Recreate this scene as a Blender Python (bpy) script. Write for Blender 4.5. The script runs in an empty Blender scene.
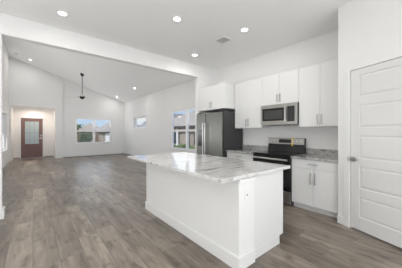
import bpy, bmesh, math, random
from mathutils import Vector, Matrix
random.seed(4)
S = bpy.context.scene
COL = S.collection
R = math.radians

# ------------------------------------------------------------------ camera
CAM_H = 1.33
cam_d = bpy.data.cameras.new('camera'); cam = bpy.data.objects.new('camera', cam_d); COL.objects.link(cam)
cam_d.sensor_width = 36.0; cam_d.lens = 204.5/402*36.0
cam_d.shift_y = -(134-132.6)/402
cam_d.clip_start = 0.02; cam_d.clip_end = 500
cam.location = (0, 0, CAM_H); cam.rotation_euler = (R(90), 0, R(-39.4))
S.camera = cam

# ------------------------------------------------------------------ view
S.view_settings.view_transform = 'Standard'
S.view_settings.look = 'None'
S.view_settings.gamma = 1.0
S.view_settings.use_curve_mapping = False
S.view_settings.exposure = 0.10

# ------------------------------------------------------------------ sky
W = bpy.data.worlds.new('sky'); S.world = W; W.use_nodes = True
nt = W.node_tree; nt.nodes.clear()
o = nt.nodes.new('ShaderNodeOutputWorld'); bg = nt.nodes.new('ShaderNodeBackground')
tc = nt.nodes.new('ShaderNodeTexCoord'); sp = nt.nodes.new('ShaderNodeSeparateXYZ')
rp = nt.nodes.new('ShaderNodeValToRGB')
rp.color_ramp.elements[0].position = 0.0; rp.color_ramp.elements[0].color = (0.60, 0.77, 0.95, 1)
rp.color_ramp.elements[1].position = 0.6; rp.color_ramp.elements[1].color = (0.16, 0.36, 0.78, 1)
nz = nt.nodes.new('ShaderNodeTexNoise'); nz.inputs['Scale'].default_value = 3.2; nz.inputs['Detail'].default_value = 7
mp = nt.nodes.new('ShaderNodeMapping'); mp.inputs['Scale'].default_value = (1, 1, 3.2)
cr = nt.nodes.new('ShaderNodeValToRGB')
cr.color_ramp.elements[0].position = 0.50; cr.color_ramp.elements[1].position = 0.68
mx = nt.nodes.new('ShaderNodeMix'); mx.data_type = 'RGBA'
mx.inputs[7].default_value = (0.92, 0.94, 0.97, 1)
L = nt.links.new
L(tc.outputs['Generated'], sp.inputs[0]); L(sp.outputs['Z'], rp.inputs[0])
L(tc.outputs['Generated'], mp.inputs[0]); L(mp.outputs[0], nz.inputs['Vector']); L(nz.outputs[0], cr.inputs[0])
L(cr.outputs[0], mx.inputs[0]); L(rp.outputs[0], mx.inputs[6]); L(mx.outputs[2], bg.inputs[0]); L(bg.outputs[0], o.inputs[0])
bg.inputs[1].default_value = 0.85

def lamp(name, kind, loc, rot, energy, color=(1, 1, 1), **kw):
    d = bpy.data.lights.new(name, kind); d.energy = energy; d.color = color
    for k, v in kw.items(): setattr(d, k, v)
    ob = bpy.data.objects.new(name, d); ob.location = loc; ob.rotation_euler = rot; COL.objects.link(ob); return ob

lamp('sun', 'SUN', (0, 0, 30), (R(50), 0, R(-52)), 3.8, (1, .97, .93), angle=R(2))
# fills added behind and left of the camera, daylight at the living windows;
# all tilted upwards to brighten the ceilings
lamp('rear_fill', 'AREA', (0.3, -3.1, 1.15), (R(138), 0, 0), 152, (.97, .985, 1), shape='RECTANGLE', size=4.2, size_y=2.0)  # added fill at the unseen rear opening
lamp('left_fill', 'AREA', (-2.15, 2.3, 1.15), (0, R(-112), 0), 38, (.96, .98, 1), shape='RECTANGLE', size=1.6, size_y=3.0)  # added fill for the island's long side; no window in that wall
lamp('window_daylight_front', 'AREA', (2.7, 12.93, 1.45), (R(-125), 0, 0), 12, (.97, .985, 1), shape='RECTANGLE', size=1.7, size_y=1.3)
lamp('window_daylight_side', 'AREA', (4.36, 6.1, 1.45), (0, R(118), 0), 6, (.98, .99, 1), shape='RECTANGLE', size=1.5, size_y=2.0)
lamp('window_daylight_left', 'AREA', (-0.80, 8.4, 1.45), (0, R(-130), 0), 56, (.97, .985, 1), shape='RECTANGLE', size=1.4, size_y=5.0)

# ------------------------------------------------------------------ materials
def mat(name, col, rough=.5, metal=0.0, spec=.5, noise=0.0, nscale=8.0, bump=0.0, bscale=200.0, stretch=(1, 1, 1)):
    m = bpy.data.materials.new(name); m.use_nodes = True
    n = m.node_tree; b = n.nodes['Principled BSDF']
    b.inputs['Roughness'].default_value = rough; b.inputs['Metallic'].default_value = metal
    b.inputs['Specular IOR Level'].default_value = spec
    c = (*col, 1)
    b.inputs['Base Color'].default_value = c
    t = n.nodes.new('ShaderNodeTexCoord'); mpn = n.nodes.new('ShaderNodeMapping'); mpn.inputs['Scale'].default_value = stretch
    n.links.new(t.outputs['Object'], mpn.inputs[0])
    q = n.nodes.new('ShaderNodeTexNoise'); q.inputs['Scale'].default_value = nscale; q.inputs['Detail'].default_value = 4
    n.links.new(mpn.outputs[0], q.inputs['Vector'])
    r = n.nodes.new('ShaderNodeMix'); r.data_type = 'RGBA'
    k = max(noise, .01)
    r.inputs[6].default_value = tuple(max(0, v*(1-k)) for v in col)+(1,)
    r.inputs[7].default_value = tuple(min(1, v*(1+k)) for v in col)+(1,)
    n.links.new(q.outputs[0], r.inputs[0]); n.links.new(r.outputs[2], b.inputs['Base Color'])
    if bump:
        q2 = n.nodes.new('ShaderNodeTexNoise'); q2.inputs['Scale'].default_value = bscale
        n.links.new(mpn.outputs[0], q2.inputs['Vector'])
        bn = n.nodes.new('ShaderNodeBump'); bn.inputs['Strength'].default_value = bump; bn.inputs['Distance'].default_value = .002
        n.links.new(q2.outputs[0], bn.inputs['Height']); n.links.new(bn.outputs[0], b.inputs['Normal'])
    return m

def emis(name, col, s):
    m = bpy.data.materials.new(name); m.use_nodes = True; n = m.node_tree; n.nodes.clear()
    o = n.nodes.new('ShaderNodeOutputMaterial'); e = n.nodes.new('ShaderNodeEmission')
    e.inputs[0].default_value = (*col, 1); e.inputs[1].default_value = s; n.links.new(e.outputs[0], o.inputs[0]); return m

def glass(name, tint=(1, 1, 1), gl=.03, rough=0.0):
    m = bpy.data.materials.new(name); m.use_nodes = True; n = m.node_tree; n.nodes.clear()
    o = n.nodes.new('ShaderNodeOutputMaterial'); mxs = n.nodes.new('ShaderNodeMixShader')
    t = n.nodes.new('ShaderNodeBsdfTransparent'); t.inputs[0].default_value = (*tint, 1)
    g = n.nodes.new('ShaderNodeBsdfGlossy'); g.inputs['Roughness'].default_value = rough
    mxs.inputs[0].default_value = gl
    n.links.new(t.outputs[0], mxs.inputs[1]); n.links.new(g.outputs[0], mxs.inputs[2])
    n.links.new(mxs.outputs[0], o.inputs[0]); return m

def floor_mat():
    m = bpy.data.materials.new('vinyl_plank'); m.use_nodes = True; n = m.node_tree; b = n.nodes['Principled BSDF']
    N = n.nodes.new; K = n.links.new
    g = N('ShaderNodeNewGeometry'); s = N('ShaderNodeSeparateXYZ'); K(g.outputs['Position'], s.inputs[0])
    pw, pl = .22, 1.4
    def math_(op, a, bb=None, c=None):
        x = N('ShaderNodeMath'); x.operation = op
        for i, v in enumerate((a, bb, c)):
            if v is None: continue
            if isinstance(v, (int, float)): x.inputs[i].default_value = v
            else: K(v, x.inputs[i])
        return x.outputs[0]
    rx = math_('DIVIDE', s.outputs['X'], pw); row = math_('FLOOR', rx); fx = math_('FRACT', rx)
    wn = N('ShaderNodeTexWhiteNoise'); wn.noise_dimensions = '1D'; K(row, wn.inputs['W'])
    ry = math_('ADD', math_('DIVIDE', s.outputs['Y'], pl), wn.outputs['Value']); ci = math_('FLOOR', ry); fy = math_('FRACT', ry)
    cb = N('ShaderNodeCombineXYZ'); K(row, cb.inputs[0]); K(ci, cb.inputs[1])
    w2 = N('ShaderNodeTexWhiteNoise'); w2.noise_dimensions = '2D'; K(cb.outputs[0], w2.inputs['Vector'])
    ramp = N('ShaderNodeValToRGB'); e = ramp.color_ramp.elements
    e[0].position = 0; e[0].color = (.150, .122, .098, 1); e[1].position = 1; e[1].color = (.305, .262, .218, 1)
    x = e.new(.5); x.color = (.222, .188, .154, 1)
    K(w2.outputs['Value'], ramp.inputs[0])
    # grain stretched along the plank, offset per plank
    off = N('ShaderNodeCombineXYZ'); K(math_('MULTIPLY', w2.outputs['Value'], 37.0), off.inputs[0]); K(math_('MULTIPLY', w2.outputs['Value'], 11.0), off.inputs[1])
    va = N('ShaderNodeVectorMath'); va.operation = 'ADD'; K(g.outputs['Position'], va.inputs[0]); K(off.outputs[0], va.inputs[1])
    mp = N('ShaderNodeMapping'); mp.inputs['Scale'].default_value = (7, 1.0, 1); K(va.outputs[0], mp.inputs[0])
    q = N('ShaderNodeTexNoise'); q.inputs['Scale'].default_value = 1.6; q.inputs['Detail'].default_value = 7; q.inputs['Roughness'].default_value = .6; q.inputs['Distortion'].default_value = .35
    K(mp.outputs[0], q.inputs['Vector'])
    gr = N('ShaderNodeValToRGB'); ge = gr.color_ramp.elements
    ge[0].position = .30; ge[0].color = (.42, .40, .38, 1); ge[1].position = .72; ge[1].color = (1.38, 1.36, 1.33, 1)
    K(q.outputs[0], gr.inputs[0])
    ml = N('ShaderNodeMix'); ml.data_type = 'RGBA'; ml.blend_type = 'MULTIPLY'; ml.inputs[0].default_value = .95
    K(ramp.outputs[0], ml.inputs[6]); K(gr.outputs[0], ml.inputs[7])
    # dark knots
    mp3 = N('ShaderNodeMapping'); mp3.inputs['Scale'].default_value = (5.5, 2.4, 1); K(va.outputs[0], mp3.inputs[0])
    q3 = N('ShaderNodeTexNoise'); q3.inputs['Scale'].default_value = 1.7; q3.inputs['Detail'].default_value = 2; K(mp3.outputs[0], q3.inputs['Vector'])
    kr = N('ShaderNodeValToRGB'); ke = kr.color_ramp.elements
    ke[0].position = .56; ke[0].color = (1, 1, 1, 1); ke[1].position = .72; ke[1].color = (.50, .47, .44, 1); K(q3.outputs[0], kr.inputs[0])
    m2 = N('ShaderNodeMix'); m2.data_type = 'RGBA'; m2.blend_type = 'MULTIPLY'; m2.inputs[0].default_value = 1
    K(ml.outputs[2], m2.inputs[6]); K(kr.outputs[0], m2.inputs[7])
    # seams
    ex = math_('MINIMUM', fx, math_('SUBTRACT', 1.0, fx)); ey = math_('MINIMUM', fy, math_('SUBTRACT', 1.0, fy))
    sx = math_('LESS_THAN', ex, .018); sy = math_('LESS_THAN', ey, .0022); sm = math_('MAXIMUM', sx, sy)
    m3 = N('ShaderNodeMix'); m3.data_type = 'RGBA'; m3.inputs[7].default_value = (.10, .09, .08, 1)
    K(math_('MULTIPLY', sm, .75), m3.inputs[0]); K(m2.outputs[2], m3.inputs[6]); K(m3.outputs[2], b.inputs['Base Color'])
    b.inputs['Roughness'].default_value = .34
    bp = N('ShaderNodeBump'); bp.inputs['Strength'].default_value = .08; bp.inputs['Distance'].default_value = .002
    K(q.outputs[0], bp.inputs['Height']); K(bp.outputs[0], b.inputs['Normal'])
    b.inputs['Specular IOR Level'].default_value = .75
    return m

def stone(name, base, mid, vein, ang, sc, rough=.06, amount=.5):
    m = bpy.data.materials.new(name); m.use_nodes = True; n = m.node_tree; b = n.nodes['Principled BSDF']
    N = n.nodes.new; K = n.links.new
    g = N('ShaderNodeNewGeometry'); mp = N('ShaderNodeMapping'); mp.inputs['Rotation'].default_value = (0, 0, ang); mp.inputs['Scale'].default_value = sc
    K(g.outputs['Position'], mp.inputs[0])
    q = N('ShaderNodeTexNoise'); q.inputs['Scale'].default_value = 1.6; q.inputs['Detail'].default_value = 9; q.inputs['Roughness'].default_value = .62; q.inputs['Distortion'].default_value = 1.2
    K(mp.outputs[0], q.inputs['Vector'])
    r = N('ShaderNodeValToRGB'); e = r.color_ramp.elements
    e[0].position = .28; e[0].color = (*vein, 1); e[1].position = .72; e[1].color = (*base, 1)
    a = e.new(.40); a.color = (*mid, 1); a = e.new(.40+amount*.2); a.color = (*base, 1); a = e.new(.62); a.color = (*[x*.82 for x in base], 1)
    K(q.outputs[0], r.inputs[0])
    q2 = N('ShaderNodeTexNoise'); q2.inputs['Scale'].default_value = 38; q2.inputs['Detail'].default_value = 3; K(g.outputs['Position'], q2.inputs['Vector'])
    r2 = N('ShaderNodeValToRGB'); r2.color_ramp.elements[0].position = .3; r2.color_ramp.elements[0].color = (.72, .72, .72, 1); r2.color_ramp.elements[1].position = .6; r2.color_ramp.elements[1].color = (1, 1, 1, 1)
    K(q2.outputs[0], r2.inputs[0])
    ml = N('ShaderNodeMix'); ml.data_type = 'RGBA'; ml.blend_type = 'MULTIPLY'; ml.inputs[0].default_value = .7
    K(r.outputs[0], ml.inputs[6]); K(r2.outputs[0], ml.inputs[7]); K(ml.outputs[2], b.inputs['Base Color'])
    b.inputs['Roughness'].default_value = rough; b.inputs['Specular IOR Level'].default_value = .6
    return m

M = {}
M['wall'] = mat('wall_paint', (.86, .855, .845), .7, noise=.012, bump=.08, bscale=160)
M['ceil'] = mat('ceiling_paint', (.93, .93, .92), .85, noise=.012, bump=.12, bscale=120)
M['trim'] = mat('white_trim', (.84, .84, .825), .35)
M['cab'] = mat('white_cabinet_paint', (.78, .78, .77), .36)
M['door'] = mat('white_door_paint', (.76, .755, .745), .38)
M['floor'] = floor_mat()
M['steel'] = mat('stainless_steel', (.215, .213, .198), .34, metal=.95, noise=.05, nscale=30, stretch=(1, 1, 30))
M['steel_light'] = mat('appliance_steel', (.42, .41, .39), .3, metal=.95, noise=.05, nscale=30)
M['steel_h'] = mat('brushed_steel', (.62, .61, .60), .28, metal=.9, noise=.05)
M['nickel'] = mat('nickel_pull', (.34, .33, .32), .35, metal=.8)
M['dark_side'] = mat('dark_grey_enamel', (.045, .046, .046), .42, noise=.05)
M['black'] = mat('black_enamel', (.012, .012, .013), .18)
M['black_glass'] = mat('black_glass', (.010, .010, .011), .05, spec=.6)
M['mw_glass'] = mat('oven_window', (.06, .06, .06), .12)
M['fan_dark'] = mat('dark_bronze', (.05, .045, .04), .4, metal=.5)
M['fan_blade'] = mat('pale_fan_blade', (.80, .78, .75), .5)
M['island_top'] = stone('white_veined_stone', (.80, .795, .78), (.42, .41, .40), (.13, .125, .12), R(4), (1.0, 8.5, 2), .06, .35)
M['grey_top'] = stone('grey_speckled_stone', (.56, .555, .54), (.30, .295, .285), (.13, .125, .12), R(20), (3.5, 5, 5), .10, .8)
M['entry'] = mat('mauve_brown_wood', (.19, .115, .105), .42, noise=.15, nscale=6, stretch=(6, 6, 1))
M['frost'] = None
M['plate'] = mat('white_plastic', (.85, .85, .84), .4)
M['vent'] = mat('vent_grey', (.03, .03, .03), .8)
M['yellow'] = mat('yellow_tag', (.90, .62, .06), .6)
M['lampglow'] = emis('lamp_glow', (1, .98, .94), 9)
M['glass'] = glass('window_glass')
M['vinyl'] = mat('white_vinyl_frame', (.92, .92, .92), .35)
M['stucco'] = mat('tan_stucco', (.50, .40, .30), .9, noise=.06, bump=.3, bscale=30)
M['stucco2'] = mat('beige_stucco', (.33, .29, .24), .9, noise=.06, bump=.3, bscale=30)
M['base_strip'] = mat('grey_brown', (.20, .18, .16), .5)
M['garage'] = mat('white_garage_paint', (.78, .78, .76), .5)
M['shingle'] = mat('roof_shingle', (.38, .33, .27), .9, noise=.18, nscale=14, bump=.4, bscale=25)
M['shingle2'] = mat('grey_shingle', (.36, .33, .29), .9, noise=.18, nscale=14, bump=.4, bscale=25)
M['shingle3'] = mat('dark_grey_shingle', (.22, .22, .225), .9, noise=.2, nscale=10, bump=.4, bscale=25)
M['fascia'] = mat('dark_fascia', (.07, .06, .055), .6)
M['dkglass'] = mat('dark_window_glass', (.05, .06, .07), .1)
M['foliage'] = mat('foliage_green', (.10, .17, .05), .8, noise=.5, nscale=12)
M['foliage2'] = mat('grey_green_foliage', (.16, .20, .12), .8, noise=.4, nscale=9)
M['bark'] = mat('palm_bark', (.19, .14, .10), .9, noise=.3)
M['ground'] = mat('dry_gravel', (.42, .38, .32), .95, noise=.15, nscale=3)
M['asphalt'] = mat('street_asphalt', (.22, .22, .22), .9, noise=.1)
M['concrete'] = mat('concrete_drive', (.50, .49, .47), .9, noise=.08)
M['gap_shade'] = mat('gap_shade_brown', (.20, .14, .10), .8, noise=.25, nscale=5, stretch=(4, 4, 1))  # brown standing for the shade between two houses

def frost():
    m = bpy.data.materials.new('frosted_glass'); m.use_nodes = True; n = m.node_tree; n.nodes.clear()
    o = n.nodes.new('ShaderNodeOutputMaterial')
    tl = n.nodes.new('ShaderNodeBsdfTranslucent'); tl.inputs[0].default_value = (.75, .82, .80, 1)
    g = n.nodes.new('ShaderNodeBsdfDiffuse'); g.inputs[0].default_value = (.62, .68, .66, 1)
    mxs = n.nodes.new('ShaderNodeMixShader'); mxs.inputs[0].default_value = .5
    n.links.new(tl.outputs[0], mxs.inputs[1]); n.links.new(g.outputs[0], mxs.inputs[2]); n.links.new(mxs.outputs[0], o.inputs[0]); return m
M['frost'] = frost()

# ------------------------------------------------------------------ geometry helpers
class MB:
    def __init__(s): s.bm = bmesh.new()
    def box(s, x0, x1, y0, y1, z0, z1):
        x0, x1 = sorted((x0, x1)); y0, y1 = sorted((y0, y1)); z0, z1 = sorted((z0, z1))
        v = [s.bm.verts.new(p) for p in ((x0,y0,z0),(x1,y0,z0),(x1,y1,z0),(x0,y1,z0),(x0,y0,z1),(x1,y0,z1),(x1,y1,z1),(x0,y1,z1))]
        for f in ((3,2,1,0),(4,5,6,7),(0,1,5,4),(1,2,6,5),(2,3,7,6),(3,0,4,7)): s.bm.faces.new([v[i] for i in f])
        return s
    def prism(s, poly, vec):
        vec = Vector(vec); a = [s.bm.verts.new(Vector(p)) for p in poly]; b = [s.bm.verts.new(Vector(p)+vec) for p in poly]
        s.bm.faces.new(a[::-1]); s.bm.faces.new(b); k = len(a)
        for i in range(k): s.bm.faces.new((a[i], a[(i+1) % k], b[(i+1) % k], b[i]))
        return s
    def face(s, pts): s.bm.faces.new([s.bm.verts.new(p) for p in pts]); return s
    def cyl(s, p0, p1, r0, r1=None, n=20):
        r1 = r0 if r1 is None else r1
        p0, p1 = Vector(p0), Vector(p1); d = (p1-p0).normalized()
        u = d.orthogonal().normalized(); w = d.cross(u)
        a = [s.bm.verts.new(p0+(u*math.cos(t)+w*math.sin(t))*r0) for t in (2*math.pi*i/n for i in range(n))]
        b = [s.bm.verts.new(p1+(u*math.cos(t)+w*math.sin(t))*r1) for t in (2*math.pi*i/n for i in range(n))]
        for i in range(n): s.bm.faces.new((a[i], a[(i+1) % n], b[(i+1) % n], b[i]))
        s.bm.faces.new(a[::-1]); s.bm.faces.new(b); return s
    def lathe(s, c, prof, n=28):
        rings = []
        for r, z in prof:
            rings.append([s.bm.verts.new((c[0]+r*math.cos(2*math.pi*i/n), c[1]+r*math.sin(2*math.pi*i/n), c[2]+z)) for i in range(n)])
        for a, b in zip(rings, rings[1:]):
            for i in range(n): s.bm.faces.new((a[i], a[(i+1) % n], b[(i+1) % n], b[i]))
        s.bm.faces.new(rings[0][::-1]); s.bm.faces.new(rings[-1]); return s
    def build(s, name, m, parent=None, bevel=0, smooth=False):
        bmesh.ops.recalc_face_normals(s.bm, faces=s.bm.faces)
        me = bpy.data.meshes.new(name); s.bm.to_mesh(me); s.bm.free(); me.materials.append(m)
        ob = bpy.data.objects.new(name, me); COL.objects.link(ob)
        if smooth:
            for p in me.polygons: p.use_smooth = True
            try: me.set_sharp_from_angle(angle=R(35))
            except Exception: pass
        if bevel:
            b = ob.modifiers.new('bevel', 'BEVEL'); b.width = bevel; b.segments = 2; b.limit_method = 'ANGLE'; b.angle_limit = R(40)
        if parent is not None: put(ob, parent)
        return ob
def put(ob, parent):
    ob.parent = parent
    mw = Matrix.Identity(4); p = parent
    chain = []
    while p is not None: chain.append(p); p = p.parent
    for p in reversed(chain): mw = mw @ p.matrix_parent_inverse @ p.matrix_basis
    ob.matrix_parent_inverse = mw.inverted()
def empty(name, loc, rz=0):
    o = bpy.data.objects.new(name, None); o.location = loc; o.rotation_euler = (0, 0, rz); o.empty_display_size = .1; COL.objects.link(o); return o
def tag(o, label, cat, group=None, kind=None):
    o['label'] = label; o['category'] = cat
    if group: o['group'] = group
    if kind: o['kind'] = kind
    return o
def struct(o): o['kind'] = 'structure'; return o
def B(*a): return MB().box(*a)

# ------------------------------------------------------------------ key dimensions
KW = 4.20      # kitchen cabinet wall
LW = 4.42      # living room right wall
KC = 3.17      # kitchen ceiling
LL = -0.86     # living room left wall
FY = 13.0      # far wall
HY0, HY1 = 4.38, 4.52   # header between the rooms
HB = 2.85
def vz(x): return 3.2 + .31*(4.45 - x)

# pantry wall: starts at PC and runs towards the camera's right
PC = Vector((3.49, 1.05, 0)); PD = Vector((-.36, -.933, 0)).normalized(); PN = Vector((PD.y, -PD.x, 0))  # PN points into the room
if PN.x > 0: PN = -PN
def pp(s, d, z): return PC + PD*s + PN*d + Vector((0, 0, z))
def pbox(mb, s0, s1, d0, d1, z0, z1):
    mb.prism([pp(s0, d0, z0), pp(s1, d0, z0), pp(s1, d1, z0), pp(s0, d1, z0)], (0, 0, z1-z0)); return mb
PEND = 1.55
pe = PC + PD*PEND

# ------------------------------------------------------------------ room shell
struct(B(-2.4, 4.6, -3.4, 14.5, -.12, 0).build('floor', M['floor']))
struct(B(-2.4, 4.6, -3.4, HY1, KC, KC+.15).build('ceiling', M['ceil']))
struct(MB().prism([(LL-.15, HY0+.1, vz(LL-.15)), (4.6, HY0+.1, vz(4.6)), (4.6, HY0+.1, vz(4.6)+.15), (LL-.15, HY0+.1, vz(LL-.15)+.15)], (0, 13.3-HY0-.1, 0)).build('ceiling', M['ceil']))
struct(B(KW, KW+.15, .9, HY0, 0, KC).build('wall_kitchen', M['wall']))
# header beam between the kitchen and the living room, with the wall above it
struct(B(-2.4, 4.6, HY0, HY1, HB, KC).build('wall_header', M['wall']))
struct(MB().prism([(-2.4, HY1-.02, KC), (4.6, HY1-.02, KC), (4.6, HY1-.02, vz(4.6)+.1), (LL-.15, HY1-.02, vz(LL)+.15), (-2.4, HY1-.02, vz(LL)+.15)], (0, -.1, 0)).build('wall_gable', M['wall']))
struct(B(3.50, 4.60, HY0, HY1, 0, HB).build('wall_return', M['wall']))
struct(B(-2.4, -.375, HY0, HY1, 0, HB).build('wall_stub', M['wall']))
struct(B(-2.4, -2.25, -3.4, HY0, 0, KC).build('wall_left', M['wall']))
# unseen rear wall, its wide opening made up to let light in
mb = B(-2.4, -1.9, -3.4, -3.25, 0, KC); mb.box(2.5, 3.2, -3.4, -3.25, 0, KC); mb.box(-1.9, 2.5, -3.4, -3.25, 2.55, KC)
struct(mb.build('wall_back', M['wall']))
struct(B(pe.x-.0, pe.x+.15, -3.4, pe.y, 0, KC).build('wall_rear_right', M['wall']))
# pantry wall, cut for its door
DS0, DS1, DH = .175, .175+.83, 2.185
mb = MB(); pbox(mb, 0, DS0, -.12, 0, 0, KC); pbox(mb, DS1, PEND, -.12, 0, 0, KC); pbox(mb, DS0, DS1, -.12, 0, DH+.008, KC)
struct(mb.build('wall_pantry', M['wall']))
struct(B(PC.x+.0, KW, .93, 1.05, 0, KC).build('wall_pantry_side', M['wall']))
mb = MB(); pbox(mb, DS0, DS1, -.40, -.38, 0, DH); struct(mb.build('wall_pantry_inside', M['wall']))

# living room right wall with two windows
def wall_with_holes(name, plane, t0, t1, u0, u1, z0, ztop, holes):
    """plane 'x' : wall spans u along Y, thickness t along X ; plane 'y' the other way. ztop is a number or function of x"""
    mb = MB()
    def bx(a, b, c, d):
        if plane == 'x': mb.box(t0, t1, a, b, c, d)
        else:
            za, zb = (ztop(a), ztop(b)) if (callable(ztop) and d is None) else (d, d)
            mb.prism([(a, t0, c), (b, t0, c), (b, t0, zb), (a, t0, za)], (0, t1-t0, 0))
    top = None if callable(ztop) else ztop
    cur = u0
    for (a, b, c, d) in sorted(holes):
        if a > cur: bx(cur, a, z0, top)
        if c > z0: bx(a, b, z0, c)
        bx(a, b, d, top); cur = b
    if cur < u1: bx(cur, u1, z0, top)
    return struct(mb.build(name, M['wall']))
wall_with_holes('wall_right', 'x', LW, LW+.16, HY1, 13.15, 0, vz(LW)+.05, [(5.15, 7.38, .65, 2.24), (9.75, 11.40, 1.57, 2.18)])
wall_with_holes('wall_left_living', 'x', LL-.16, LL, HY1, 13.0, 0, vz(LL)+.05, [(8.1, 12.05, .62, 2.12)])
wall_with_holes('wall_far', 'y', FY, FY+.16, 1.2, LW+.1, 0, lambda x: vz(x)+.05, [(1.78, 3.67, .71, 2.16)])
wall_with_holes('wall_foyer', 'y', FY-.12, FY+.03, LL-.1, 1.2, 0, lambda x: vz(x)+.05, [(-.78, .89, 0, 2.58)])
# foyer box
struct(B(-.90, -.78, FY+.03, 14.35, 0, 2.7).build('wall_foyer_left', M['wall']))
struct(B(.89, 1.01, FY+.16, 14.35, 0, 2.7).build('wall_foyer_right', M['wall']))
mb = B(-.78, -.51, 14.2, 14.35, 0, 2.7); mb.box(.43, .89, 14.2, 14.35, 0, 2.7); mb.box(-.51, .43, 14.2, 14.35, 2.12, 2.7)
struct(mb.build('wall_entry', M['wall']))
struct(B(-.78, .89, FY+.03, 14.2, 2.6, 2.7).build('ceiling', M['ceil']))

# baseboards
BH = .13
struct(B(1.2, LW, FY-.016, FY, 0, BH).build('baseboard_far', M['trim'], bevel=.004))
struct(B(LW-.016, LW, HY1, FY-.016, 0, BH).build('baseboard_right', M['trim'], bevel=.004))
struct(B(LL, LL+.016, HY1, FY-.13, 0, BH).build('baseboard_left', M['trim'], bevel=.004))
mb = B(.89, 1.216, FY-.136, FY-.12, 0, BH); mb.box(1.2, 1.216, FY-.12, FY-.016, 0, BH)
struct(mb.build('baseboard_foyer', M['trim'], bevel=.004))
mb = B(.44, .89, 14.184, 14.2, 0, BH); mb.box(-.78, -.56, 14.184, 14.2, 0, BH); mb.box(.874, .89, FY+.16, 14.184, 0, BH); mb.box(-.78, -.764, FY, 14.184, 0, BH)
struct(mb.build('baseboard_entry', M['trim'], bevel=.004))
mb = B(-2.25, -.375, HY0-.018, HY0, 0, BH+.02); mb.box(-.375, -.345, HY0-.018, HY1+.018, 0, BH+.02)
struct(mb.build('baseboard_stub', M['trim'], bevel=.004))
mb = B(3.484, 3.50, HY0-.0, HY1+.016, 0, BH); mb.box(3.5, LW-.016, HY1, HY1+.016, 0, BH); struct(mb.build('baseboard_return', M['trim'], bevel=.004))
mb = MB(); pbox(mb, -.005, .115, 0, .016, 0, .115); struct(mb.build('baseboard_pantry', M['trim'], bevel=.004))

struct(B(1.216, LW-.016, FY-.030, FY-.016, 0, .03).build('trim_3', M['base_strip']))  # thin dark strips along the wall base
struct(B(LW-.030, LW-.016, HY1+.016, FY-.030, 0, .03).build('trim_4', M['base_strip']))
struct(B(-.764, -.56, 14.170, 14.184, 0, .03).build('trim_5', M['base_strip']))
struct(B(.48, .874, 14.170, 14.184, 0, .03).build('trim_6', M['base_strip']))

# ------------------------------------------------------------------ windows
def window(name, plane, u0, u1, z0, z1, t, out, splits, rail, fw=.05):
    """vinyl window set towards the outside of the wall; children: rails and panes"""
    w = struct(empty(name, (t, (u0+u1)/2, z0) if plane == 'x' else ((u0+u1)/2, t, z0)))
    def bx(mb, a, b, c, d, e0, e1):
        if plane == 'x': mb.box(t+e0*out, t+e1*out, a, b, c, d)
        else: mb.box(a, b, t+e0*out, t+e1*out, c, d)
        return mb
    mb = MB()
    for q in ((u0, u1, z0, z0+fw), (u0, u1, z1-fw, z1), (u0, u0+fw, z0+fw, z1-fw), (u1-fw, u1, z0+fw, z1-fw)): bx(mb, *q, 0, .06)
    mb.build('window_frame', M['vinyl'], w, bevel=.004)
    es = [u0]+splits+[u1]
    for s in splits: bx(MB(), s-.06, s+.06, z0+fw, z1-fw, -.01, .06).build('mullion', M['vinyl'], w, bevel=.004)
    for a, b in zip(es, es[1:]):
        a2 = a+(fw if a == u0 else .06); b2 = b-(fw if b == u1 else .06)
        if rail: bx(MB(), a2, b2, rail-.04, rail+.04, .005, .05).build('meeting_rail', M['vinyl'], w, bevel=.003)
        bx(MB(), a2, b2, z0+fw, z1-fw, .028, .032).build('pane', M['glass'], w)
    return w
window('window_1', 'y', 1.78, 3.67, .71, 2.16, FY+.035, 1, [2.72], 1.42, .085)
window('window_2', 'x', 9.75, 11.40, 1.57, 2.18, LW+.09, 1, [], None, .06)
window('window_3', 'x', 5.15, 7.38, .65, 2.24, LW+.035, 1, [6.26], 1.41, .08)
window('window_4', 'x', 8.1, 12.05, .62, 2.12, LL-.09, -1, [10.0], None)
mb = B(1.75, 3.70, FY-.02, FY+.07, .695, .71); struct(mb.build('trim_1', M['trim'], bevel=.003))
mb = B(LW-.02, LW+.07, 5.12, 7.41, .635, .65); struct(mb.build('trim_2', M['trim'], bevel=.003))

# ------------------------------------------------------------------ entry door
d = struct(empty('door_1', (-.04, 14.2, 0)))
mb = B(-.56, -.50, 14.17, 14.3, 0, 2.17); mb.box(.42, .48, 14.17, 14.3, 0, 2.17); mb.box(-.50, .42, 14.17, 14.3, 2.10, 2.17)
mb.build('door_frame', M['trim'], d, bevel=.004)
mb = B(-.49, -.33, 14.21, 14.255, .01, 2.09); mb.box(.25, .41, 14.21, 14.255, .01, 2.09)
mb.box(-.33, .25, 14.21, 14.255, .01, .16); mb.box(-.33, .25, 14.21, 14.255, 1.93, 2.09); mb.box(-.33, .25, 14.21, 14.255, .62, .72)
mb.box(-.33, .25, 14.225, 14.245, .16, .62); mb.box(-.25, .17, 14.215, 14.235, .24, .54)
mb.build('door_leaf', M['entry'], d, bevel=.006)
g = B(-.33, .25, 14.23, 14.236, .72, 1.93).build('glass_panel', M['frost'], d)
mb = MB()
for x in (-.13, .05): mb.box(x-.006, x+.006, 14.222, 14.232, .72, 1.93)
mb.box(-.33, .25, 14.222, 14.232, 1.31, 1.322)
mb.build('glass_leading', M['nickel'], g)
mb = MB(); mb.cyl((.345, 14.21, 1.03), (.345, 14.16, 1.03), .026); mb.box(.25, .36, 14.15, 14.165, 1.02, 1.04); mb.build('door_handle', M['steel_h'], d)
MB().cyl((.345, 14.21, 1.18), (.345, 14.185, 1.18), .03).build('deadbolt', M['steel_h'], d)

# ------------------------------------------------------------------ pantry door
d = struct(empty('door_2', pp(DS0, 0, 0)))
mb = MB(); pbox(mb, DS0+.003, DS1-.003, -.045, -.004, .018, DH)
slab = None
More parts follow.
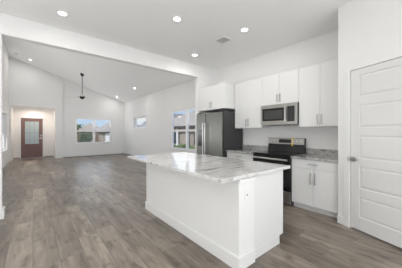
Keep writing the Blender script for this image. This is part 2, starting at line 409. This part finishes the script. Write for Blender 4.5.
# stiles, rails and five raised panels over a recessed core
mb.bm.free(); mb = MB()
sA, sB = DS0+.003, DS1-.003
d0, d1 = -.040, -.002
rails = [(.018, .205), (.475, .595), (.865, .985), (1.265, 1.385), (1.675, 1.79), (2.09, DH)]
rails = [(.018, .195), (.462, .582), (.872, .985), (1.286, 1.398), (1.70, 1.815), (2.10, DH)]
st = .115
pbox(mb, sA, sA+st, d0, d1, .018, DH); pbox(mb, sB-st, sB, d0, d1, .018, DH)
for a, b in rails: pbox(mb, sA+st, sB-st, d0, d1, a, b)
leaf = mb.build('door_leaf', M['door'], d, bevel=.004)
for (a, b), (c, e) in zip(rails, rails[1:]):
    mb = MB(); pbox(mb, sA+st, sB-st, d0, d1-.009, b, c)
    s0, s1, z0, z1 = sA+st+.012, sB-st-.012, b+.012, c-.012
    o1 = [pp(s0, d1-.009, z0), pp(s1, d1-.009, z0), pp(s1, d1-.009, z1), pp(s0, d1-.009, z1)]
    q = .02
    o2 = [pp(s0+q, d1-.003, z0+q), pp(s1-q, d1-.003, z0+q), pp(s1-q, d1-.003, z1-q), pp(s0+q, d1-.003, z1-q)]
    va = [mb.bm.verts.new(p) for p in o1]; vb = [mb.bm.verts.new(p) for p in o2]
    mb.bm.faces.new(vb)
    for i in range(4): mb.bm.faces.new((va[i], va[(i+1) % 4], vb[(i+1) % 4], vb[i]))
    mb.build('door_panel', M['door'], d)
mb = MB(); pbox(mb, DS0-.085, DS0-.004, 0, .016, 0, DH+.004); pbox(mb, DS0-.004, DS0, -.06, .004, 0, DH+.004)
mb.build('door_casing', M['trim'], d, bevel=.003)
h = MB(); HZ = .965
pbox(h, DS0+.012, DS0+.075, -.002, .012, HZ-.032, HZ+.032)
hd = h.build('door_handle', M['nickel'], d, bevel=.003)
h = MB(); h.cyl(pp(DS0+.043, .01, HZ), pp(DS0+.043, .048, HZ), .012); pbox(h, DS0+.03, DS0+.135, .04, .054, HZ-.010, HZ+.010)
h.build('lever', M['nickel'], hd, bevel=.003)
h = MB(); pbox(h, DS0-.022, DS0-.010, .002, .019, HZ-.03, HZ+.03); h.build('strike_plate', M['nickel'], d)

# ------------------------------------------------------------------ island
I0, I1, IY0, IY1 = 1.526, 2.385, 1.285, 3.36
isl = tag(empty('kitchen_island', ((I0+I1)/2, (IY0+IY1)/2, 0)), 'long white kitchen island with tall baseboard, standing on the wood floor', 'kitchen island')
B(I0, I0+.24, IY0, IY1, 0, .878).build('knee_wall', M['trim'], isl, bevel=.003)
mb = B(I0+.24, I1-.02, IY0+.012, IY1-.01, .10, .878); mb.box(I0+.24, I1-.10, IY0+.012, IY1-.01, 0, .10)
mb.build('cabinet_body', M['cab'], isl, bevel=.002)
mb = B(I0-.016, I0, IY0-.016, IY1+.016, 0, .135); mb.box(I0, I0+.24, IY0-.016, IY0, 0, .135); mb.box(I0, I0+.24, IY1, IY1+.016, 0, .135)
mb.build('baseboard', M['trim'], isl, bevel=.005)
mb = B(I0-.0, I0+.255, IY0-.010, IY0, .835, .878); mb.box(I0, I0+.262, IY0-.013, IY0, .862, .878)
mb.build('cap_trim', M['trim'], isl, bevel=.003)
n = 4; w = (IY1-IY0-.04)/n
for i in range(n):
    a = IY0+.02+i*w
    dd = B(I1-.02, I1, a+.003, a+w-.003, .105, .70).build('cabinet_door', M['cab'], isl, bevel=.002)
    hh = MB(); yy = a+(w-.05 if i % 2 == 0 else .05); hh.cyl((I1+.03, yy, .50), (I1+.03, yy, .64), .006); hh.cyl((I1, yy, .52), (I1+.03, yy, .52), .005); hh.cyl((I1, yy, .62), (I1+.03, yy, .62), .005)
    hh.build('handle', M['nickel'], dd)
    dr = B(I1-.02, I1, a+.003, a+w-.003, .71, .872).build('drawer', M['cab'], isl, bevel=.002)
    hh = MB(); ym = a+w/2; hh.cyl((I1+.03, ym-.07, .79), (I1+.03, ym+.07, .79), .006); hh.cyl((I1, ym-.05, .79), (I1+.03, ym-.05, .79), .005); hh.cyl((I1, ym+.05, .79), (I1+.03, ym+.05, .79), .005)
    hh.build('handle', M['nickel'], dr)
mb = B(I0+.085, I0+.155, IY0-.006, IY0, .655, .77)
ol = mb.build('power_outlet', M['plate'], isl, bevel=.002)
ol['label'] = 'white outlet plate on the end of the knee wall'
for z in (.705,): B(I0+.112, I0+.128, IY0-.0075, IY0-.005, z, z+.01).build('socket', M['vent'], ol)
tag(B(1.288, 2.50, 1.270, 3.62, .880, .916).build('island_countertop', M['island_top'], bevel=.006),
    'white stone countertop with grey streaks, overhanging the island', 'countertop')

# ------------------------------------------------------------------ kitchen cabinets
def pull_v(x, y, z0, z1, parent):
    m = MB(); m.cyl((x-.03, y, z0), (x-.03, y, z1), .0065, n=10)
    for z in (z0+.018, z1-.018): m.cyl((x, y, z), (x-.03, y, z), .0045, n=8)
    return m.build('handle', M['nickel'], parent)
def pull_h(x, y0, y1, z, parent):
    m = MB(); m.cyl((x-.03, y0, z), (x-.03, y1, z), .0065, n=10)
    for y in (y0+.018, y1-.018): m.cyl((x, y, z), (x-.03, y, z), .0045, n=8)
    return m.build('handle', M['nickel'], parent)
def upper(y0, y1, z0, z1, xf, label, hz, g='white wall cabinets with two doors'):
    e = tag(empty('wall_cabinet', (KW, (y0+y1)/2, z0)), label, 'wall cabinet', g)
    B(xf+.02, KW-.002, y0+.001, y1-.001, z0, z1).build('cabinet_body', M['cab'], e, bevel=.0015)
    c = (y0+y1)/2
    for a, b, s in ((y0+.002, c-.0015, -1), (c+.0015, y1-.002, 1)):
        dd = B(xf, xf+.018, a, b, z0+.002, z1-.002).build('cabinet_door', M['cab'], e, bevel=.002)
        pull_v(xf, c+s*.033, hz[0], hz[1], dd)
    return e
UF = 3.85
Y0, Y1, Y2, Y3 = 1.065, 1.80, 2.595, 3.37
upper(Y0, Y1, 1.435, 2.535, UF, 'tall white wall cabinet beside the pantry wall', (1.475, 1.645))
upper(Y1, Y2, 1.905, 2.535, UF, 'short white wall cabinet above the microwave', (1.955, 2.105))
upper(Y2, Y3, 1.435, 2.535, UF, 'tall white wall cabinet between microwave and refrigerator', (1.475, 1.645))
upper(Y3+.01, HY0-.01, 1.915, 2.535, 3.52, 'deep white wall cabinet above the refrigerator', (1.955, 2.105))
BF = 3.565
def base(y0, y1, label):
    e = tag(empty('base_cabinet', (KW, (y0+y1)/2, 0)), label, 'base cabinet', 'white base cabinets along the kitchen wall')
    B(BF+.02, KW-.002, y0+.001, y1-.001, .10, .875).build('cabinet_body', M['cab'], e, bevel=.0015)
    B(BF+.085, KW-.002, y0+.001, y1-.001, 0, .10).build('toe_kick', M['trim'], e)
    c = (y0+y1)/2
    dr = B(BF, BF+.018, y0+.002, y1-.002, .725, .870).build('drawer', M['cab'], e, bevel=.002); pull_h(BF, c-.075, c+.075, .80, dr)
    for a, b, s in ((y0+.002, c-.0015, -1), (c+.0015, y1-.002, 1)):
        dd = B(BF, BF+.018, a, b, .105, .720).build('cabinet_door', M['cab'], e, bevel=.002)
        pull_v(BF, c+s*.035, .47, .66, dd)
base(1.065, Y1-.005, 'white base cabinet right of the range, beside the pantry wall')
base(Y2+.005, Y3, 'white base cabinet between the range and the refrigerator')
def counter(y0, y1, label):
    e = B(BF-.03, KW-.001, y0, y1, .876, .912).build('countertop', M['grey_top'], bevel=.004)
    tag(e, label, 'countertop', 'grey stone counters along the kitchen wall')
    B(KW-.022, KW-.001, y0, y1, .912, 1.02).build('backsplash', M['grey_top'], e, bevel=.002)
    return e
counter(1.065, Y1-.002, 'grey speckled stone countertop right of the range')
counter(Y2+.002, Y3, 'grey speckled stone countertop between range and refrigerator')

# ------------------------------------------------------------------ refrigerator
fr = tag(empty('refrigerator', (3.8, 3.86, 0)), 'stainless side by side refrigerator with dark grey sides and door dispenser', 'refrigerator')
FF = 3.40; f0, f1, fs = 3.385, 4.335, 3.965
B(FF+.075, KW-.03, f0, f1, .02, 1.83).build('cabinet_body', M['dark_side'], fr, bevel=.004)
for y in (f0+.01, f1-.09): B(FF+.03, FF+.25, y, y+.08, 1.83, 1.85).build('hinge_cover', M['dark_side'], fr, bevel=.003)
rd = B(FF, FF+.07, f0+.002, fs-.004, .10, 1.825).build('refrigerator_door', M['steel'], fr, bevel=.022)
ld = B(FF, FF+.07, fs+.004, f1-.002, .10, 1.825).build('freezer_door', M['steel'], fr, bevel=.012)
B(FF+.03, FF+.075, f0+.02, f1-.02, .02, .09).build('kick_grille', M['dark_side'], fr)
for y, par in ((fs-.045, rd), (fs+.045, ld)):
    m = MB(); m.cyl((FF-.055, y, .55), (FF-.055, y, 1.58), .013, n=14)
    for z in (.60, 1.53): m.cyl((FF, y, z), (FF-.055, y, z), .011, n=12)
    m.build('handle', M['steel_h'], par, smooth=True)
dp = B(FF-.004, FF+.004, 4.075, 4.255, .98, 1.40).build('dispenser', M['black'], ld, bevel=.002)
B(FF-.006, FF-.003, 4.09, 4.24, 1.27, 1.38).build('dispenser_panel', M['black_glass'], dp)

# ------------------------------------------------------------------ range
rg = tag(empty('kitchen_range', (3.85, 2.225, 0)), 'black and stainless electric range with smooth cooktop, between two base cabinets', 'range')
r0, r1 = Y1+.003, Y2-.003
B(3.565, KW-.03, r0, r1, .03, .905).build('range_body', M['black'], rg, bevel=.003)
B(3.525, KW-.10, r0, r1, .905, .925).build('cooktop', M['black_glass'], rg, bevel=.004)
for y, x, r in ((r0+.2, 3.72, .10), (r1-.2, 3.72, .085), (r0+.2, 3.95, .075), (r1-.2, 3.95, .10)):
    m = MB(); m.cyl((x, y, .925), (x, y, .9256), r, n=32); m.build('burner_ring', M['mw_glass'], rg)
od = B(3.52, 3.565, r0+.003, r1-.003, .27, .90).build('oven_door', M['black_glass'], rg, bevel=.004)
m = MB(); m.cyl((3.475, r0+.03, .835), (3.475, r1-.03, .835), .017, n=14)
for y in (r0+.07, r1-.07): m.cyl((3.52, y, .835), (3.475, y, .835), .012, n=10)
m.build('handle', M['steel_h'], od, smooth=True)
B(3.516, 3.521, r0+.12, r1-.12, .38, .70).build('oven_window', M['mw_glass'], od)
B(3.525, 3.565, r0+.003, r1-.003, .05, .26).build('storage_drawer', M['steel_light'], rg, bevel=.004)
bgp = MB().prism([(4.07, r0, .925), (KW-.03, r0, .925), (KW-.03, r0, 1.215), (4.11, r0, 1.215)], (0, r1-r0, 0)).build('backguard', M['black'], rg, bevel=.003)
def bgx(z): return 4.07+(z-.925)*(.04/.29)
m = MB().prism([(bgx(1.09)-.004, r0+.005, 1.09), (bgx(1.09)+.004, r0+.005, 1.09), (bgx(1.21)+.004, r0+.005, 1.21), (bgx(1.21)-.004, r0+.005, 1.21)], (0, r1-r0-.01, 0))
cp = m.build('control_panel', M['steel_light'], bgp)
m = MB().prism([(bgx(1.115)-.007, 2.07, 1.115), (bgx(1.115), 2.07, 1.115), (bgx(1.19), 2.07, 1.19), (bgx(1.19)-.007, 2.07, 1.19)], (0, .27, 0)); m.build('display', M['black_glass'], cp)
for y in (r0+.07, r0+.145, r0+.22, r1-.07, r1-.145):
    m = MB(); zz = 1.15; x = bgx(zz)-.004
    m.cyl((x+.002, y, zz), (x-.024, y, zz+.003), .023, .019, n=18); m.box(x-.028, x-.022, y-.004, y+.004, zz-.018, zz+.02)
    m.build('knob', M['steel_h'], cp)
m = MB().prism([(bgx(1.06)-.010, 2.03, 1.06), (bgx(1.06)-.006, 2.03, 1.06), (bgx(1.225)-.006, 2.03, 1.225), (bgx(1.225)-.010, 2.03, 1.225)], (0, .022, 0))
tag(m.build('hang_tag', M['yellow']), 'narrow yellow tag hanging on the control panel of the range', 'tag')

# ------------------------------------------------------------------ microwave
mw = tag(empty('microwave', (3.99, 2.225, 1.48)), 'stainless over the range microwave with black window, under a wall cabinet', 'microwave')
MX = 3.79; m0, m1, mz0, mz1 = Y1+.005, Y2-.005, 1.485, 1.90
B(MX+.03, KW-.01, m0, m1, mz0, mz1).build('microwave_body', M['dark_side'], mw, bevel=.003)
ff = B(MX, MX+.03, m0, m1, mz0, mz1).build('front_panel', M['steel_light'], mw, bevel=.004)
dd = B(MX-.006, MX+.004, m0+.235, m1-.045, mz0+.085, mz1-.075).build('microwave_door', M['black_glass'], mw, bevel=.003)
B(MX-.008, MX-.004, m0+.285, m1-.10, mz0+.12, mz1-.115).build('door_window', M['mw_glass'], dd)
B(MX-.006, MX+.004, m0+.045, m0+.185, mz0+.06, mz1-.06).build('control_panel', M['black_glass'], mw, bevel=.002)
m = MB(); m.cyl((MX-.04, m0+.215, mz0+.06), (MX-.04, m0+.215, mz1-.06), .013, n=14)
for z in (mz0+.08, mz1-.08): m.cyl((MX, m0+.215, z), (MX-.04, m0+.215, z), .009, n=10)
m.build('handle', M['steel_h'], mw, smooth=True)
B(MX+.04, MX+.20, m0+.22, m1-.22, mz0-.012, mz0).build('light_panel', M['black'], mw, bevel=.002)

# ------------------------------------------------------------------ ceiling fixtures
def downlight(x, y, z, label, r=.057, tilt=0, power=0, group='recessed ceiling lights'):
    e = tag(empty('recessed_light', (x, y, z)), label, 'ceiling light', group)
    a = MB()
    n = 32
    prof = [(r, 0), (r+.022, 0), (r+.020, -.006), (r, -.008)]
    rings = [[a.bm.verts.new((x+q*math.cos(2*math.pi*i/n), y+q*math.sin(2*math.pi*i/n), z+h+tilt*q*math.cos(2*math.pi*i/n))) for i in range(n)] for q, h in prof]
    for A_, B_ in zip(rings, rings[1:]+rings[:1]):
        for i in range(n): a.bm.faces.new((A_[i], A_[(i+1) % n], B_[(i+1) % n], B_[i]))
    a.build('trim_ring', M['plate'], e, smooth=True)
    b = MB()
    for zz in (-.004,):
        b.bm.faces.new([b.bm.verts.new((x+r*math.cos(2*math.pi*i/n), y+r*math.sin(2*math.pi*i/n), z+zz+tilt*r*math.cos(2*math.pi*i/n))) for i in range(n)])
    b.build('lens', M['lampglow'], e)
    if power: lamp('downlight_lamp', 'AREA', (x, y, z-.03), (0, -math.atan(tilt), 0), power, (1, .975, .94), shape='DISK', size=.16)
downlight(.35, 3.79, KC, 'recessed light nearest the left end of the kitchen ceiling, before the beam', power=2)
downlight(1.80, 2.80, KC, 'recessed light in the kitchen ceiling right above the island', power=8)
downlight(2.92, 2.33, KC, 'recessed light right of the vent, towards the range', power=6)
downlight(2.96, 3.84, KC, 'recessed light near the beam, towards the refrigerator', power=4)
downlight(-.09, 12.0, vz(-.09), 'recessed light high on the sloped ceiling above the entry', r=.05, tilt=-.31, power=5, group=None)
downlight(3.71, 9.44, vz(3.71), 'recessed light low on the sloped ceiling, nearer of its two', r=.05, tilt=-.31, power=5, group=None)
downlight(3.76, 12.3, vz(3.76), 'recessed light low on the sloped ceiling, by the far wall', r=.05, tilt=-.31, power=5, group=None)
lamp('foyer_lamp', 'AREA', (.05, 13.55, 2.58), (0, 0, 0), 14, (1, .86, .74), shape='DISK', size=.2)
for x, y in ((-.6, 1.2), (.7, -.6), (-1.3, 2.8)):  # unseen fill lights added under the kitchen ceiling, without fixtures
    lamp('kitchen_fill', 'AREA', (x, y, KC-.02), (0, 0, 0), 7, (1, .975, .94), shape='DISK', size=.16)
for x, y in ((.6, 6.4), (3.0, 6.4), (.5, 9.0)):  # extra fill added for the living room, no fixtures
    lamp('living_fill', 'AREA', (x, y, vz(x)-.03), (0, .30, 0), 10, (1, .98, .95), shape='DISK', size=.16)

# air vent
av = tag(empty('air_vent', (2.92, 2.87, KC)), 'square grey and white air vent in the kitchen ceiling', 'air vent')
mb = MB(); vx, vy, vs = 2.92, 2.86, .13
for q in ((vx-vs, vx+vs, vy-vs, vy-vs+.03), (vx-vs, vx+vs, vy+vs-.03, vy+vs), (vx-vs, vx-vs+.03, vy-vs+.03, vy+vs-.03), (vx+vs-.03, vx+vs, vy-vs+.03, vy+vs-.03)): mb.box(*q, KC-.012, KC)
mb.build('vent_frame', M['plate'], av, bevel=.003)
B(vx-vs+.03, vx+vs-.03, vy-vs+.03, vy+vs-.03, KC-.003, KC-.0005).build('vent_backing', M['vent'], av)
mb = MB()
for i in range(5):
    a = vy-vs+.055+i*.045
    mb.prism([(vx-vs+.03, a, KC-.003), (vx-vs+.03, a+.004, KC-.003), (vx-vs+.03, a+.010, KC-.012), (vx-vs+.03, a+.006, KC-.012)], (2*vs-.06, 0, 0))
mb.build('vent_slats', M['plate'], av)
tag(MB().lathe((-.54, 11.9, vz(-.54)), [(.07, .02), (.075, 0), (.07, -.025), (.05, -.04)]).build('smoke_detector', M['fan_blade'], smooth=True), 'small round smoke detector high on the sloped ceiling', 'smoke detector')

# ceiling fan
fx, fy = 1.75, 10.75; fz = vz(fx)
fan = tag(empty('ceiling_fan', (fx, fy, fz)), 'ceiling fan on a long thin rod under the sloped living room ceiling', 'ceiling fan')
MB().lathe((fx, fy, fz), [(.075, .03), (.08, -.03), (.05, -.10), (.02, -.12)]).build('canopy', M['fan_dark'], fan, smooth=True)
mz = 2.96
MB().cyl((fx, fy, fz-.08), (fx, fy, mz+.1), .014, n=12).build('rod', M['fan_dark'], fan)
MB().lathe((fx, fy, mz), [(.03, .10), (.07, .07), (.10, .04), (.10, -.03), (.07, -.07), (.03, -.09)]).build('motor_housing', M['fan_dark'], fan, smooth=True)
for k in range(3):
    a = R(20+120*k); ca, sa = math.cos(a), math.sin(a)
    def rot(u, v, z): return (fx+u*ca-v*sa, fy+u*sa+v*ca, mz+z)
    m = MB(); m.prism([rot(.10, -.02, .0), rot(.22, -.03, -.0), rot(.22, .03, .0), rot(.10, .02, .0)], (0, 0, .008)); ir = m.build('blade_arm', M['fan_dark'], fan)
    m = MB(); m.prism([rot(.18, -.05, .0), rot(.70, -.065, -.012), rot(.74, -.03, -.012), rot(.74, .04, .012), rot(.70, .065, .014), rot(.18, .05, .01)], (0, 0, .009)); m.build('fan_blade', M['fan_blade'], ir)

# switches
def plate(x0, x1, y, z0, z1, label):
    e = B(x0, x1, y-.007, y, z0, z1).build('light_switch', M['plate'], bevel=.002); tag(e, label, 'light switch')
    for q in ((x0+x1)/2-.023, (x0+x1)/2+.023): B(q-.014, q+.014, y-.012, y-.007, (z0+z1)/2-.03, (z0+z1)/2+.03).build('rocker', M['trim'], e)
plate(.63, .75, 14.2, 1.15, 1.27, 'white light switch plate on the wall right of the front door')

# ------------------------------------------------------------------ outside
GZ = -.9
struct(B(-60, 90, 14.6, 120, GZ-.3, GZ).build('ground', M['ground']))
struct(B(4.7, 90, -30, 14.6, GZ-.3, GZ).build('ground', M['ground']))
struct(B(-60, -2.5, -30, 14.6, GZ-.3, GZ).build('ground', M['ground']))
struct(B(-60, 90, 33, 42, GZ, GZ+.02).build('street', M['asphalt']))
struct(B(-2.5, 4.7, -14, -3.5, -.2, -.02).build('patio', M['concrete']))

def hip(mb, x0, x1, y0, y1, z, rise, ov=.5):
    x0 -= ov; x1 += ov; y0 -= ov; y1 += ov
    if (x1-x0) > (y1-y0):
        h = (y1-y0)/2; r = [(x0+h, (y0+y1)/2, z+rise), (x1-h, (y0+y1)/2, z+rise)]
        b = [(x0, y0, z), (x1, y0, z), (x1, y1, z), (x0, y1, z)]
        F = [(b[0], b[1], r[1], r[0]), (b[1], b[2], r[1]), (b[2], b[3], r[0], r[1]), (b[3], b[0], r[0]), b]
    else:
        h = (x1-x0)/2; r = [((x0+x1)/2, y0+h, z+rise), ((x0+x1)/2, y1-h, z+rise)]
        b = [(x0, y0, z), (x1, y0, z), (x1, y1, z), (x0, y1, z)]
        F = [(b[0], b[1], r[0]), (b[1], b[2], r[1], r[0]), (b[2], b[3], r[1]), (b[3], b[0], r[0], r[1]), b]
    vs = {}
    for f in F: mb.bm.faces.new([vs.setdefault(p, None) or vs.__setitem__(p, mb.bm.verts.new(p)) or vs[p] for p in f])
    return mb
def band(mb, x0, x1, y0, y1, z0, z1, t=.06):
    mb.box(x0, x1, y0, y0+t, z0, z1); mb.box(x0, x1, y1-t, y1, z0, z1); mb.box(x0, x0+t, y0+t, y1-t, z0, z1); mb.box(x1-t, x1, y0+t, y1-t, z0, z1); return mb
def house(x0, x1, y0, y1, ez, rise, wm, rm, label, group='neighbouring houses seen through the windows'):
    e = tag(empty('house', ((x0+x1)/2, (y0+y1)/2, GZ)), label, 'house', group)
    B(x0, x1, y0, y1, GZ, ez).build('wall', wm, e)
    hip(MB(), x0, x1, y0, y1, ez+.02, rise).build('roof', rm, e)
    band(MB(), x0-.5, x1+.5, y0-.5, y1+.5, ez-.22, ez+.02).build('fascia', M['fascia'], e)
    return e
# across the street, seen through the front window
h1 = house(10.4, 17.0, 66, 78, 1.55, 2.6, M['stucco'], M['shingle'], 'tan house with hip roof across the street, left one in the front window')
B(10.9, 12.2, 65.96, 66.0, -.3, .9).build('window', M['dkglass'], h1)
h2 = house(12.7, 25, 52, 63, 1.50, 4.0, M['stucco2'], M['shingle2'], 'beige house with white garage door, right one in the front window')
g = B(13.3, 16.2, 51.94, 52.0, GZ, 1.2).build('garage_door', M['garage'], h2)
mb = MB()
for i in range(1, 4): mb.box(13.3, 16.2, 51.93, 51.94, GZ+i*.52-.02, GZ+i*.52+.02)
mb.build('panel_grooves', M['concrete'], g)
tag(B(11.0, 12.2, 53.5, 53.6, GZ, 1.1).build('gap_shade_panel', M['gap_shade']), 'dark brown panel standing for the shade beside the house with the white garage door', 'shade panel')  # shade in the gap between the houses, put in as a dark sheet
# side neighbours
h3 = house(11.5, 22, 4, 23, 1.95, 2.9, M['stucco2'], M['shingle2'], 'beige house with pale hip roof beside the right window')
for y in (9.5, 13.5, 17.5): B(11.46, 11.5, y, y+1.5, .2, 1.3).build('window', M['dkglass'], h3)
for y in (6.8, 9, 11.2, 13.2, 15.4, 17.2): B(11.05, 11.2, y, y+.15, GZ, 1.75).build('porch_post', M['garage'], h3)
h4 = house(13, 24, 27, 31.5, 1.9, 2.6, M['stucco'], M['shingle3'], 'house with dark grey roof seen through the small high window')

# foliage
def leafball(mb, c, r, n, size):
    for _ in range(n):
        d = Vector((random.gauss(0, 1), random.gauss(0, 1), random.gauss(0, 1))).normalized()
        p = Vector(c)+Vector((d.x*r[0], d.y*r[1], d.z*r[2]))*(random.random()**.33)
        u = Vector((random.gauss(0, 1), random.gauss(0, 1), random.gauss(0, 1))).normalized(); w = u.orthogonal().normalized()
        s = size*random.uniform(.6, 1.3)
        mb.face([p-u*s, p+w*s*.5, p+u*s, p-w*s*.5])
def shrub(x, y, r, h, label, m, n=700):
    e = tag(empty('shrub', (x, y, GZ)), label, 'shrub', 'green shrubs outside the windows')
    mb = MB(); leafball(mb, (x, y, GZ+h*.55), (r, r, h*.5), n, .13); mb.build('foliage', m, e)
    mb = MB()
    for k in range(4): mb.cyl((x, y, GZ), (x+random.uniform(-.3, .3)*r, y+random.uniform(-.3, .3)*r, GZ+h*.5), .03, .015, n=6)
    mb.build('stem', M['bark'], e)
shrub(9.3, 11.4, .9, 1.15, 'low green shrub outside the right window, nearest', M['foliage'])
shrub(9.5, 13.6, 1.0, 1.25, 'low green shrub outside the right window, middle', M['foliage'])
shrub(9.4, 15.8, .9, 1.1, 'low green shrub outside the right window, farthest', M['foliage'])
shrub(7.6, 46.5, .95, 2.1, 'grey green shrub in front of the tan house, nearest the palm tree', M['foliage2'], 1100)
shrub(9.3, 50, .9, 2.1, 'grey green shrub in front of the tan house, farther from the palm tree', M['foliage2'], 1100)

pt = tag(empty('palm_tree', (4.35, 29.5, GZ)), 'thin palm tree at the left side of the front window', 'palm tree')
MB().cyl((4.35, 29.5, GZ), (4.3, 29.5, 2.15), .20, .13, n=12).build('trunk', M['bark'], pt)
for k in range(16):
    a = 2*math.pi*k/16+random.uniform(-.1, .1); up = random.uniform(.0, .9)
    mb = MB(); prev = None
    L_ = random.uniform(.7, 1.0)
    for i in range(7):
        t = i/6; r_ = L_*t; z = 2.2+up*math.sin(t*2.0)*.6-.6*t*t
        w_ = .11*math.sin(math.pi*min(.96, t+.08))+.01
        c = Vector((4.3+math.cos(a)*r_, 29.5+math.sin(a)*r_, z)); sd = Vector((-math.sin(a), math.cos(a), 0))*w_
        cur = (mb.bm.verts.new(c-sd-Vector((0, 0, .04))), mb.bm.verts.new(c), mb.bm.verts.new(c+sd-Vector((0, 0, .04))))
        if prev:
            mb.bm.faces.new((prev[0], prev[1], cur[1], cur[0])); mb.bm.faces.new((prev[1], prev[2], cur[2], cur[1]))
        prev = cur
    mb.build('frond', M['foliage'], pt)

struct(B(-2.5, 3.4, -6.5, -3.4, 2.75, 2.87).build('rear_sun_block', M['trim']))  # unseen slab added to keep the sun out of the rear opening
struct(B(LL-1.3, LL-.16, 4.6, 13.3, 2.5, 2.6).build('left_sun_block', M['trim']))  # out of view, added to shade the left living room window
